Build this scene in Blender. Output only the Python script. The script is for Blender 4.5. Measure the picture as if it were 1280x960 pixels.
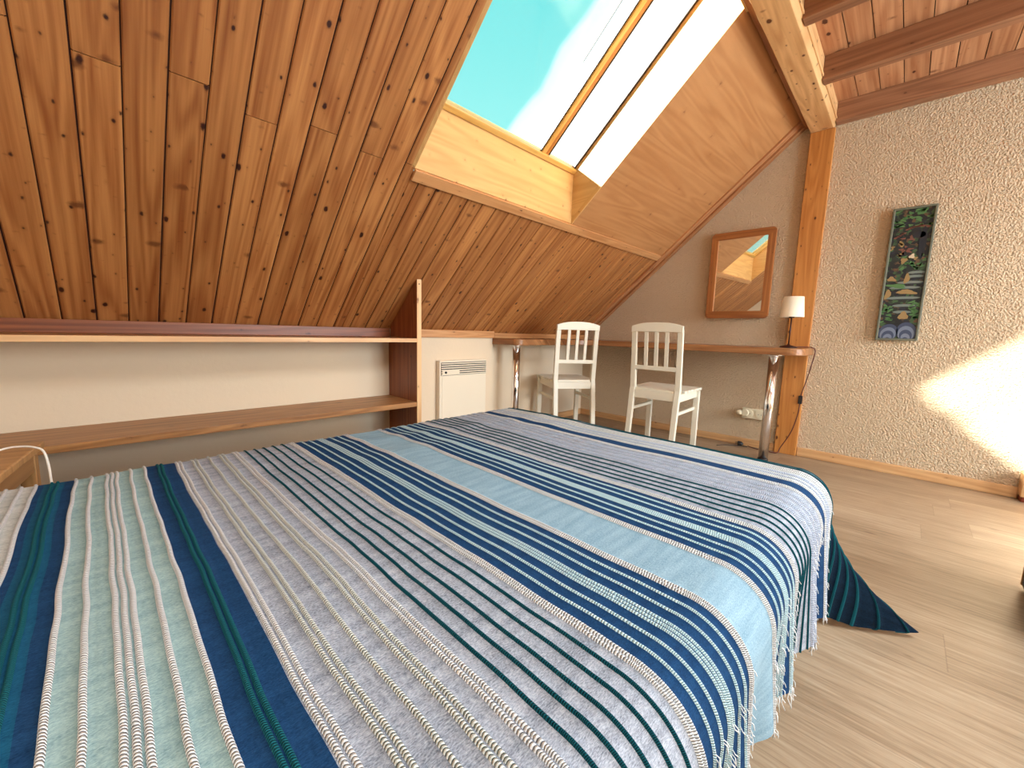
import bpy, bmesh, math, random
from mathutils import Vector, Matrix, noise
random.seed(7)
for o in list(bpy.data.objects): bpy.data.objects.remove(o)
SC = bpy.context.scene
COL = SC.collection
PI = math.pi
# ------------------------------------------------------------------ camera
CAM_H = 0.84
cam = bpy.data.cameras.new('camera'); camo = bpy.data.objects.new('camera', cam); COL.objects.link(camo)
cam.sensor_fit = 'HORIZONTAL'; cam.sensor_width = 36.0
cam.lens = 502.764 / 1280 * 36.0
cam.clip_start = 0.02; cam.clip_end = 500
camo.matrix_world = Matrix.Translation((0, 0, CAM_H)) @ (Matrix.Rotation(math.radians(-45.828206), 4, 'Z') @ Matrix.Rotation(math.radians(82.572415), 4, 'X') @ Matrix.Rotation(math.radians(1.650526), 4, 'Z'))
SC.camera = camo
# ------------------------------------------------------------------ view
SC.view_settings.view_transform = 'Standard'
SC.view_settings.look = 'None'
SC.view_settings.gamma = 1
SC.view_settings.exposure = 0.38
SC.view_settings.use_curve_mapping = False
# ------------------------------------------------------------------ sun
SUN_DIR = Vector((1.40, -1.506, -1.168)).normalized()
sun = bpy.data.lights.new('sun', 'SUN'); sun.energy = 44; sun.angle = math.radians(3.2); sun.color = (1.0, .97, .90)
suno = bpy.data.objects.new('sun', sun); COL.objects.link(suno); suno.location = (-4, 6, 6)
suno.rotation_euler = SUN_DIR.to_track_quat('-Z', 'Y').to_euler()
# rear and roof fill lights, added behind unseen, invented window openings
def area(name, loc, size, power, color, direction):
    l = bpy.data.lights.new(name, 'AREA'); l.shape = 'RECTANGLE'; l.size, l.size_y = size; l.energy = power; l.color = color
    o = bpy.data.objects.new(name, l); COL.objects.link(o); o.location = loc
    o.rotation_euler = Vector(direction).to_track_quat('-Z', 'Z').to_euler()
    return o
BACK_Y = -2.7; LEFT_X = -0.36
area('rear_fill_light', (2.5, BACK_Y - .1, 1.3), (1.7, 1.5), 150, (.80, .90, 1.0), (0, 1, 0))
area('roof_fill_light', (1.0, -1.0, 2.46), (1.4, 1.1), 92, (.86, .93, 1.0), (0, .1, -1))
# ------------------------------------------------------------------ sky
W = bpy.data.worlds.new('sky'); SC.world = W; W.use_nodes = True
nt = W.node_tree; nt.nodes.clear()
def wn(t, **k):
    n = nt.nodes.new(t)
    for a, b in k.items(): setattr(n, a, b)
    return n
out = wn('ShaderNodeOutputWorld'); bg = wn('ShaderNodeBackground'); bg.inputs['Strength'].default_value = 1.35
tc = wn('ShaderNodeTexCoord')
sx = wn('ShaderNodeSeparateXYZ'); nt.links.new(tc.outputs['Generated'], sx.inputs[0])
# cloud bank: more cover towards +X, broken edge from noise
nz = wn('ShaderNodeTexNoise'); nz.inputs['Scale'].default_value = 2.2; nz.inputs['Detail'].default_value = 4; nz.inputs['Roughness'].default_value = .45
nt.links.new(tc.outputs['Generated'], nz.inputs['Vector'])
m1 = wn('ShaderNodeMath', operation='MULTIPLY_ADD'); nt.links.new(nz.outputs['Fac'], m1.inputs[0]); m1.inputs[1].default_value = .16; m1.inputs[2].default_value = .19
dt = wn('ShaderNodeVectorMath', operation='DOT_PRODUCT'); nt.links.new(tc.outputs['Generated'], dt.inputs[0]); dt.inputs[1].default_value = (.75, -.50, -.687)
ad = wn('ShaderNodeMath', operation='ADD'); nt.links.new(dt.outputs['Value'], ad.inputs[0]); nt.links.new(m1.outputs[0], ad.inputs[1])
cr = wn('ShaderNodeValToRGB'); nt.links.new(ad.outputs[0], cr.inputs['Fac'])
cr.color_ramp.elements[0].position = .105; cr.color_ramp.elements[0].color = (0, 0, 0, 1)
cr.color_ramp.elements[1].position = .24; cr.color_ramp.elements[1].color = (1, 1, 1, 1)
for p_, v_ in ((.117, .34), (.15, .46), (.18, .72)):
    e_ = cr.color_ramp.elements.new(p_); e_.color = (v_, v_, v_, 1)
hz = wn('ShaderNodeMapRange'); nt.links.new(sx.outputs['Z'], hz.inputs['Value']); hz.inputs['From Min'].default_value = .35; hz.inputs['From Max'].default_value = .6
sk = wn('ShaderNodeMix', data_type='RGBA'); nt.links.new(hz.outputs[0], sk.inputs['Factor'])
sk.inputs['A'].default_value = (.25, .62, .60, 1); sk.inputs['B'].default_value = (.13, .52, .52, 1)
cl = wn('ShaderNodeMix', data_type='RGBA'); nt.links.new(cr.outputs[0], cl.inputs['Factor']); nt.links.new(sk.outputs['Result'], cl.inputs['A']); cl.inputs['B'].default_value = (1.3, 1.32, 1.32, 1)
nt.links.new(cl.outputs['Result'], bg.inputs['Color']); nt.links.new(bg.outputs[0], out.inputs[0])

# ================================================================== materials
def lin(c):
    r = []
    for v in c:
        v /= 255.0
        r.append(v / 12.92 if v <= .04045 else ((v + .055) / 1.055) ** 2.4)
    return tuple(r) + (1,)
def base_mat(name, rough=.6, color=None, metallic=0.0, spec=None):
    m = bpy.data.materials.new(name); m.use_nodes = True
    b = m.node_tree.nodes['Principled BSDF']
    b.inputs['Roughness'].default_value = rough; b.inputs['Metallic'].default_value = metallic
    if color: b.inputs['Base Color'].default_value = color
    if spec is not None: b.inputs['Specular IOR Level'].default_value = spec
    return m, m.node_tree, b
def N(t, ty, **k):
    n = t.nodes.new(ty)
    for a, b in k.items():
        if a in n.inputs.keys(): n.inputs[a].default_value = b
        else: setattr(n, a, b)
    return n
def mathn(t, op, a, b=None, c=None):
    n = t.nodes.new('ShaderNodeMath'); n.operation = op
    for i, v in enumerate((a, b, c)):
        if v is None: continue
        if isinstance(v, (int, float)): n.inputs[i].default_value = v
        else: t.links.new(v, n.inputs[i])
    return n.outputs[0]
def mixc(t, f, a, b, mode='MIX'):
    n = t.nodes.new('ShaderNodeMix'); n.data_type = 'RGBA'; n.blend_type = mode
    for k, v in (('Factor', f), ('A', a), ('B', b)):
        s = [i for i in n.inputs if i.name == k and (k == 'Factor' and i.type == 'VALUE' or i.type == 'RGBA')][0]
        if isinstance(v, (int, float)): s.default_value = v
        elif isinstance(v, tuple): s.default_value = v
        else: t.links.new(v, s)
    return [o for o in n.outputs if o.type == 'RGBA'][0]
def ramp(t, fac, stops, interp='LINEAR'):
    n = t.nodes.new('ShaderNodeValToRGB'); e = n.color_ramp.elements; n.color_ramp.interpolation = interp
    while len(e) < len(stops): e.new(.5)
    for i, (p, c) in enumerate(stops):
        e[i].position = p; e[i].color = c if isinstance(c, tuple) else (c, c, c, 1)
    t.links.new(fac, n.inputs['Fac']); return n.outputs['Color']
def wood(name, light, dark, knot, rough=.45, knots=1.0, kx=8.5, ky=5.0, grain=70, tone_amt=.35, bump=.15, coord='UV', ksize=.2):
    m, t, b = base_mat(name, rough)
    tcn = N(t, 'ShaderNodeTexCoord'); uv = tcn.outputs[coord]
    # fine grain
    mp = N(t, 'ShaderNodeMapping'); t.links.new(uv, mp.inputs['Vector']); mp.inputs['Scale'].default_value = (grain, 1.6, 1)
    g = N(t, 'ShaderNodeTexNoise', Scale=1.0, Detail=5.0, Roughness=.6); t.links.new(mp.outputs[0], g.inputs['Vector'])
    # growth rings
    mp2 = N(t, 'ShaderNodeMapping'); t.links.new(uv, mp2.inputs['Vector']); mp2.inputs['Scale'].default_value = (9, .55, 1)
    g2 = N(t, 'ShaderNodeTexNoise', Scale=1.0, Detail=1.5, Roughness=.5, Distortion=.4); t.links.new(mp2.outputs[0], g2.inputs['Vector'])
    ring = mathn(t, 'SINE', mathn(t, 'MULTIPLY', g2.outputs['Fac'], 55.0))
    ring = mathn(t, 'MULTIPLY_ADD', ring, .5, .5)
    f = mathn(t, 'ADD', mathn(t, 'MULTIPLY', g.outputs['Fac'], .75), mathn(t, 'MULTIPLY', ring, .22))
    col = ramp(t, f, [(.25, dark), (.68, light)])
    at = N(t, 'ShaderNodeAttribute'); at.attribute_name = 'tone'
    tone = mathn(t, 'MULTIPLY_ADD', at.outputs['Fac'], tone_amt, 1 - tone_amt * .6)
    cn = N(t, 'ShaderNodeCombineColor')
    t.links.new(tone, cn.inputs[0]); t.links.new(mathn(t, 'POWER', tone, 1.25), cn.inputs[1]); t.links.new(mathn(t, 'POWER', tone, 1.5), cn.inputs[2])
    col = mixc(t, 1.0, col, cn.outputs[0], 'MULTIPLY')
    if knots > 0:
        mp3 = N(t, 'ShaderNodeMapping'); t.links.new(uv, mp3.inputs['Vector']); mp3.inputs['Scale'].default_value = (kx, ky, 1)
        v = N(t, 'ShaderNodeTexVoronoi', Scale=1.0, Randomness=1.0); v.voronoi_dimensions = '2D'; t.links.new(mp3.outputs[0], v.inputs['Vector'])
        sep = N(t, 'ShaderNodeSeparateColor'); t.links.new(v.outputs['Color'], sep.inputs[0])
        size = mathn(t, 'MULTIPLY', mathn(t, 'MAXIMUM', mathn(t, 'SUBTRACT', sep.outputs[0], 1 - .6 * knots), 0.0), ksize)
        size = mathn(t, 'MULTIPLY', size, mathn(t, 'MULTIPLY_ADD', sep.outputs[1], .9, .4))
        nz2 = N(t, 'ShaderNodeTexNoise', Scale=60.0, Detail=2.0); t.links.new(uv, nz2.inputs['Vector'])
        dd = mathn(t, 'ADD', v.outputs['Distance'], mathn(t, 'MULTIPLY_ADD', nz2.outputs['Fac'], .11, -.055))
        k = mathn(t, 'SUBTRACT', size, dd)
        kf = ramp(t, mathn(t, 'MULTIPLY_ADD', k, 12.0, .35), [(.0, 0.0), (.55, 1.0)])
        halo = ramp(t, mathn(t, 'MULTIPLY_ADD', k, 3.5, .55), [(.2, 0.0), (.75, .42)])
        col = mixc(t, halo, col, mixc(t, .5, dark, knot))
        col = mixc(t, kf, col, knot)
        if knots >= 1.0:
            # crosswise branch scars, longer across the board than along it
            mp4 = N(t, 'ShaderNodeMapping'); t.links.new(uv, mp4.inputs['Vector']); mp4.inputs['Scale'].default_value = (kx * .55, ky * 1.5, 1); mp4.inputs['Location'].default_value = (3.3, 7.7, 0); mp4.inputs['Rotation'].default_value = (0, 0, .12)
            v4 = N(t, 'ShaderNodeTexVoronoi', Scale=1.0, Randomness=1.0); v4.voronoi_dimensions = '2D'; t.links.new(mp4.outputs[0], v4.inputs['Vector'])
            sp4 = N(t, 'ShaderNodeSeparateColor'); t.links.new(v4.outputs['Color'], sp4.inputs[0])
            sz4 = mathn(t, 'MULTIPLY', mathn(t, 'MAXIMUM', mathn(t, 'SUBTRACT', sp4.outputs[0], .8), 0.0), .8)
            k4 = mathn(t, 'SUBTRACT', sz4, mathn(t, 'ADD', v4.outputs['Distance'], mathn(t, 'MULTIPLY_ADD', nz2.outputs['Fac'], .16, -.08)))
            col = mixc(t, ramp(t, mathn(t, 'MULTIPLY_ADD', k4, 6.0, .5), [(.2, 0.0), (.95, .8)]), col, mixc(t, .65, dark, knot))
    t.links.new(col, b.inputs['Base Color'])
    bp = N(t, 'ShaderNodeBump', Strength=bump, Distance=.002); t.links.new(f, bp.inputs['Height']); t.links.new(bp.outputs[0], b.inputs['Normal'])
    return m
M = {}
M['slope'] = wood('aged_pine_boards', lin((192, 132, 76)), lin((144, 82, 38)), lin((54, 18, 8)), .45, 1.0, kx=13, ky=8, ksize=.15, tone_amt=.24)
M['loft'] = wood('loft_pine_boards', lin((204, 152, 110)), lin((166, 108, 70)), lin((78, 36, 20)), .5, 1.0, kx=11, ky=6, ksize=.17)
M['beam'] = wood('beam_pine', lin((220, 174, 120)), lin((188, 136, 84)), lin((92, 48, 20)), .5, 1.0, kx=16, ky=10, grain=50, ksize=.2)
M['joist'] = wood('joist_pine', lin((170, 120, 86)), lin((128, 84, 56)), lin((70, 34, 18)), .55, .6, kx=7, ky=3)
M['post'] = wood('post_pine', lin((206, 140, 72)), lin((178, 110, 48)), lin((80, 36, 14)), .45, .85, kx=14, ky=7)
M['trim'] = wood('trim_pine', lin((204, 150, 98)), lin((176, 116, 68)), lin((84, 42, 20)), .45, .7, kx=22, ky=5)
M['trimred'] = wood('rafter_trim_pine', lin((188, 132, 86)), lin((148, 90, 54)), lin((70, 28, 12)), .45, .7, kx=20, ky=5)
M['shelf'] = wood('shelf_wood', lin((180, 128, 76)), lin((132, 84, 42)), lin((70, 34, 14)), .42, .35, kx=6, ky=2.0)
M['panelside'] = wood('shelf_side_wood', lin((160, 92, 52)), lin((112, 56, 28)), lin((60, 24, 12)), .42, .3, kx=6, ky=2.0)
M['desk'] = wood('desk_wood', lin((172, 120, 76)), lin((134, 86, 50)), lin((84, 40, 18)), .35, .3, kx=8, ky=2.5)
M['mirrorwood'] = wood('mirror_frame_wood', lin((180, 116, 62)), lin((142, 82, 40)), lin((84, 36, 14)), .4, .5, kx=16, ky=6)
M['nightstand'] = wood('nightstand_wood', lin((186, 140, 88)), lin((152, 108, 62)), lin((96, 52, 24)), .45, .2, kx=7, ky=3)
M['skirt'] = wood('skirting_pine', lin((216, 172, 122)), lin((190, 140, 92)), lin((120, 70, 36)), .45, .5, kx=12, ky=4)
M['ply'] = wood('plywood', lin((190, 136, 86)), lin((170, 114, 66)), lin((120, 70, 36)), .5, .22, kx=3, ky=3, grain=14, bump=.05)
M['plyl'] = wood('sill_plywood', lin((212, 168, 108)), lin((192, 146, 86)), lin((130, 82, 40)), .5, .3, kx=7, ky=6, grain=14, bump=.05)
M['frame'] = wood('window_frame_wood', lin((220, 176, 100)), lin((190, 140, 66)), lin((120, 70, 30)), .4, .2)
# laminate floor: planks run along Y
def floor_mat():
    m, t, b = base_mat('laminate_floor', .38)
    tcn = N(t, 'ShaderNodeTexCoord'); s = N(t, 'ShaderNodeSeparateXYZ'); t.links.new(tcn.outputs['Object'], s.inputs[0])
    px = mathn(t, 'DIVIDE', mathn(t, 'ADD', s.outputs['X'], 5 - .135), .192)
    idx = mathn(t, 'FLOOR', px); fx = mathn(t, 'FRACT', px)
    w = N(t, 'ShaderNodeTexWhiteNoise'); w.noise_dimensions = '1D'; t.links.new(idx, w.inputs['W'])
    py = mathn(t, 'DIVIDE', mathn(t, 'ADD', s.outputs['Y'], mathn(t, 'MULTIPLY', w.outputs['Value'], 1.29)), 1.29)
    idy = mathn(t, 'FLOOR', py); fy = mathn(t, 'FRACT', py)
    w2 = N(t, 'ShaderNodeTexWhiteNoise'); w2.noise_dimensions = '2D'; cx = N(t, 'ShaderNodeCombineXYZ'); t.links.new(idx, cx.inputs[0]); t.links.new(idy, cx.inputs[1]); t.links.new(cx.outputs[0], w2.inputs['Vector'])
    cv = N(t, 'ShaderNodeCombineXYZ'); t.links.new(mathn(t, 'MULTIPLY', s.outputs['X'], 110), cv.inputs[0]); t.links.new(mathn(t, 'MULTIPLY', s.outputs['Y'], 6), cv.inputs[1]); t.links.new(mathn(t, 'MULTIPLY', w2.outputs['Value'], 50), cv.inputs[2])
    g = N(t, 'ShaderNodeTexNoise', Scale=1.0, Detail=6.0, Roughness=.65, Distortion=.3); t.links.new(cv.outputs[0], g.inputs['Vector'])
    cv2 = N(t, 'ShaderNodeCombineXYZ'); t.links.new(mathn(t, 'MULTIPLY', s.outputs['X'], 9), cv2.inputs[0]); t.links.new(mathn(t, 'MULTIPLY', s.outputs['Y'], 1.1), cv2.inputs[1]); t.links.new(mathn(t, 'MULTIPLY', w2.outputs['Value'], 31), cv2.inputs[2])
    g2 = N(t, 'ShaderNodeTexNoise', Scale=1.0, Detail=2.0); t.links.new(cv2.outputs[0], g2.inputs['Vector'])
    f = mathn(t, 'ADD', mathn(t, 'MULTIPLY', g.outputs['Fac'], .65), mathn(t, 'MULTIPLY', g2.outputs['Fac'], .35))
    f = mathn(t, 'ADD', f, mathn(t, 'MULTIPLY_ADD', w2.outputs['Value'], .08, -.04))
    col = ramp(t, f, [(.3, lin((112, 90, 68))), (.5, lin((150, 126, 101))), (.7, lin((176, 155, 130)))])
    # knots
    v = N(t, 'ShaderNodeTexVoronoi', Scale=1.0); v.voronoi_dimensions = '2D'
    cv3 = N(t, 'ShaderNodeCombineXYZ'); t.links.new(mathn(t, 'MULTIPLY', s.outputs['X'], 6), cv3.inputs[0]); t.links.new(mathn(t, 'MULTIPLY', s.outputs['Y'], 2.5), cv3.inputs[1]); t.links.new(cv3.outputs[0], v.inputs['Vector'])
    sp = N(t, 'ShaderNodeSeparateColor'); t.links.new(v.outputs['Color'], sp.inputs[0])
    kk = mathn(t, 'SUBTRACT', mathn(t, 'MULTIPLY', mathn(t, 'SUBTRACT', sp.outputs[0], .7), .16), v.outputs['Distance'])
    kf = ramp(t, mathn(t, 'MULTIPLY_ADD', kk, 14, .4), [(.1, 0.0), (.8, .75)])
    col = mixc(t, kf, col, lin((96, 70, 48)))
    ex = mathn(t, 'MINIMUM', fx, mathn(t, 'SUBTRACT', 1, fx)); ey = mathn(t, 'MINIMUM', fy, mathn(t, 'SUBTRACT', 1, fy))
    seam = mathn(t, 'MAXIMUM', mathn(t, 'LESS_THAN', ex, .006), mathn(t, 'LESS_THAN', ey, .0011))
    col = mixc(t, mathn(t, 'MULTIPLY', seam, .30), col, lin((92, 68, 48)))
    t.links.new(col, b.inputs['Base Color'])
    bp = N(t, 'ShaderNodeBump', Strength=.12, Distance=.001); t.links.new(mathn(t, 'SUBTRACT', f, seam), bp.inputs['Height']); t.links.new(bp.outputs[0], b.inputs['Normal'])
    return m
M['floor'] = floor_mat()
def plaster(name, color, scale, strength, dist, detail=3.0, stops=[(.38, 0.0), (.62, 1.0)]):
    m, t, b = base_mat(name, .85)
    tcn = N(t, 'ShaderNodeTexCoord')
    n1 = N(t, 'ShaderNodeTexNoise', Scale=scale, Detail=detail, Roughness=.55, Distortion=.2); t.links.new(tcn.outputs['Object'], n1.inputs['Vector'])
    n2 = N(t, 'ShaderNodeTexNoise', Scale=1.3, Detail=2.0); t.links.new(tcn.outputs['Object'], n2.inputs['Vector'])
    col = mixc(t, n2.outputs['Fac'], tuple(c * .95 for c in color[:3]) + (1,), color)
    t.links.new(col, b.inputs['Base Color'])
    h = ramp(t, n1.outputs['Fac'], stops)
    bp = N(t, 'ShaderNodeBump', Strength=strength, Distance=dist); t.links.new(h, bp.inputs['Height']); t.links.new(bp.outputs[0], b.inputs['Normal'])
    return m
M['stucco'] = plaster('rough_cream_plaster', lin((230, 202, 166)), 112, 1.0, .013, 2.0, [(.28, 0.0), (.74, 1.0)])
M['plaster'] = plaster('smooth_cream_plaster', lin((228, 208, 180)), 45, .12, .002)
M['white'] = base_mat('white_paint', .45, lin((232, 226, 208)))[0]
M['radiator'] = base_mat('radiator_enamel', .4, lin((232, 220, 198)))[0]
M['radslot'] = base_mat('radiator_slot_dark', .7, lin((46, 42, 40)))[0]
M['socket'] = base_mat('socket_plastic', .35, lin((224, 212, 184)))[0]
M['black'] = base_mat('black_plastic', .45, lin((26, 22, 22)))[0]
M['gasket'] = base_mat('dark_gasket', .6, lin((40, 30, 26)))[0]
M['cable_w'] = base_mat('white_cable', .4, lin((236, 232, 224)))[0]
M['cable_r'] = base_mat('dark_red_cable', .45, lin((82, 26, 22)))[0]
M['lampmetal'] = base_mat('dark_brown_metal', .4, lin((58, 26, 20)), .3)[0]
M['chrome'] = base_mat('chrome', .13, (.9, .9, .92, 1), 1.0)[0]
M['mirror'] = base_mat('mirror_glass', .0, (.86, .86, .82, 1), 1.0)[0]
M['screw'] = base_mat('screw_metal', .3, (.6, .58, .55, 1), 1.0)[0]
M['mattress'] = base_mat('mattress_ticking', .9, lin((214, 210, 200)))[0]
M['darkwood'] = base_mat('dark_stained_wood', .5, lin((34, 22, 18)))[0]
M['redwood'] = base_mat('red_brown_stain', .5, lin((120, 44, 20)))[0]
M['backing'] = base_mat('board_gap_dark', .9, lin((46, 14, 9)))[0]
def shade_mat():
    m, t, b = base_mat('lamp_shade_fabric', .8, lin((240, 228, 204)))
    tcn = N(t, 'ShaderNodeTexCoord'); w = N(t, 'ShaderNodeTexNoise', Scale=400.0); t.links.new(tcn.outputs['Object'], w.inputs['Vector'])
    bp = N(t, 'ShaderNodeBump', Strength=.15, Distance=.0005); t.links.new(w.outputs['Fac'], bp.inputs['Height']); t.links.new(bp.outputs[0], b.inputs['Normal'])
    b.inputs['Transmission Weight'].default_value = 0.0
    b.inputs['Subsurface Weight'].default_value = .0
    return m
M['shade'] = shade_mat()
def glass_mat():
    m = bpy.data.materials.new('window_glass'); m.use_nodes = True; t = m.node_tree; t.nodes.clear()
    o = t.nodes.new('ShaderNodeOutputMaterial'); tr = t.nodes.new('ShaderNodeBsdfTransparent'); tr.inputs[0].default_value = (.97, .985, .98, 1)
    gl = t.nodes.new('ShaderNodeBsdfGlossy'); gl.inputs['Roughness'].default_value = .0
    lw_ = t.nodes.new('ShaderNodeLayerWeight'); lw_.inputs['Blend'].default_value = .5
    pw = t.nodes.new('ShaderNodeMath'); pw.operation = 'POWER'; t.links.new(lw_.outputs['Facing'], pw.inputs[0]); pw.inputs[1].default_value = 5.0
    fr = t.nodes.new('ShaderNodeMath'); fr.operation = 'MULTIPLY_ADD'; t.links.new(pw.outputs[0], fr.inputs[0]); fr.inputs[1].default_value = .9; fr.inputs[2].default_value = .03
    mx = t.nodes.new('ShaderNodeMixShader'); t.links.new(fr.outputs[0], mx.inputs[0]); t.links.new(tr.outputs[0], mx.inputs[1]); t.links.new(gl.outputs[0], mx.inputs[2]); t.links.new(mx.outputs[0], o.inputs[0])
    return m
M['glass'] = glass_mat()
def cloth(name, c1, c2, mott=220.0, rough=.95):
    m, t, b = base_mat(name, rough, None, 0.0, .1)
    tcn = N(t, 'ShaderNodeTexCoord'); uv = tcn.outputs['UV']
    mp = N(t, 'ShaderNodeMapping'); t.links.new(uv, mp.inputs['Vector']); mp.inputs['Scale'].default_value = (mott, mott * 2.6, 1)
    n1 = N(t, 'ShaderNodeTexNoise', Scale=1.0, Detail=3.0, Roughness=.7); t.links.new(mp.outputs[0], n1.inputs['Vector'])
    mp2 = N(t, 'ShaderNodeMapping'); t.links.new(uv, mp2.inputs['Vector']); mp2.inputs['Scale'].default_value = (9, 60, 1)
    n2 = N(t, 'ShaderNodeTexNoise', Scale=1.0, Detail=3.0); t.links.new(mp2.outputs[0], n2.inputs['Vector'])
    f = mathn(t, 'ADD', mathn(t, 'MULTIPLY', n1.outputs['Fac'], .7), mathn(t, 'MULTIPLY', n2.outputs['Fac'], .3))
    t.links.new(ramp(t, f, [(.36, c1), (.62, c2)]), b.inputs['Base Color'])
    mp3 = N(t, 'ShaderNodeMapping'); t.links.new(uv, mp3.inputs['Vector']); mp3.inputs['Scale'].default_value = (500, 900, 1)
    n3 = N(t, 'ShaderNodeTexNoise', Scale=1.0, Detail=1.0); t.links.new(mp3.outputs[0], n3.inputs['Vector'])
    bp = N(t, 'ShaderNodeBump', Strength=.35, Distance=.001); t.links.new(n3.outputs['Fac'], bp.inputs['Height']); t.links.new(bp.outputs[0], b.inputs['Normal'])
    return m
def cord(name, c1, gap, period=.0042):
    m, t, b = base_mat(name, .95, None, 0.0, .1)
    tcn = N(t, 'ShaderNodeTexCoord'); s = N(t, 'ShaderNodeSeparateXYZ'); t.links.new(tcn.outputs['UV'], s.inputs[0])
    nz_ = N(t, 'ShaderNodeTexNoise', Scale=90.0, Detail=2.0); t.links.new(tcn.outputs['UV'], nz_.inputs['Vector'])
    ph = mathn(t, 'ADD', mathn(t, 'MULTIPLY', s.outputs['Y'], 2 * PI / period), mathn(t, 'MULTIPLY', s.outputs['X'], 420.0))
    ph = mathn(t, 'ADD', ph, mathn(t, 'MULTIPLY', nz_.outputs['Fac'], 7.0))
    w = mathn(t, 'MULTIPLY_ADD', mathn(t, 'SINE', ph), .5, .5)
    t.links.new(ramp(t, w, [(.04, gap), (.30, c1)]), b.inputs['Base Color'])
    bp = N(t, 'ShaderNodeBump', Strength=.8, Distance=.0022); t.links.new(w, bp.inputs['Height']); t.links.new(bp.outputs[0], b.inputs['Normal'])
    return m
CL = {
 'navy': cloth('navy_weave', lin((12, 38, 70)), lin((30, 66, 104))),
 'grey': cloth('grey_weave', lin((94, 99, 110)), lin((172, 176, 186))),
 'pale': cloth('pale_grey_weave', lin((144, 148, 148)), lin((198, 200, 196))),
 'green': cloth('pale_green_weave', lin((106, 134, 138)), lin((156, 180, 178))),
 'ltblue': cloth('light_blue_weave', lin((100, 130, 146)), lin((146, 170, 184))),
 'tealband': cloth('teal_weave', lin((12, 58, 88)), lin((26, 84, 112))),
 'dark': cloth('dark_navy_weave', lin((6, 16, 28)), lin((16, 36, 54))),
 'white': cord('white_cord', lin((226, 226, 226)), lin((92, 90, 92))),
 'stone': cord('stone_cord', lin((212, 214, 208)), lin((66, 74, 70))),
 'silver': cord('silver_cord', lin((196, 204, 222)), lin((92, 98, 116))),
 'mint': cord('mint_cord', lin((204, 226, 230)), lin((104, 142, 160))),
 'teal': cord('teal_cord', lin((16, 78, 88)), lin((6, 38, 50)), .003),
 'tealg': cord('green_teal_cord', lin((26, 96, 104)), lin((10, 54, 72)), .003),
}
CLN = list(CL)

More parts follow.
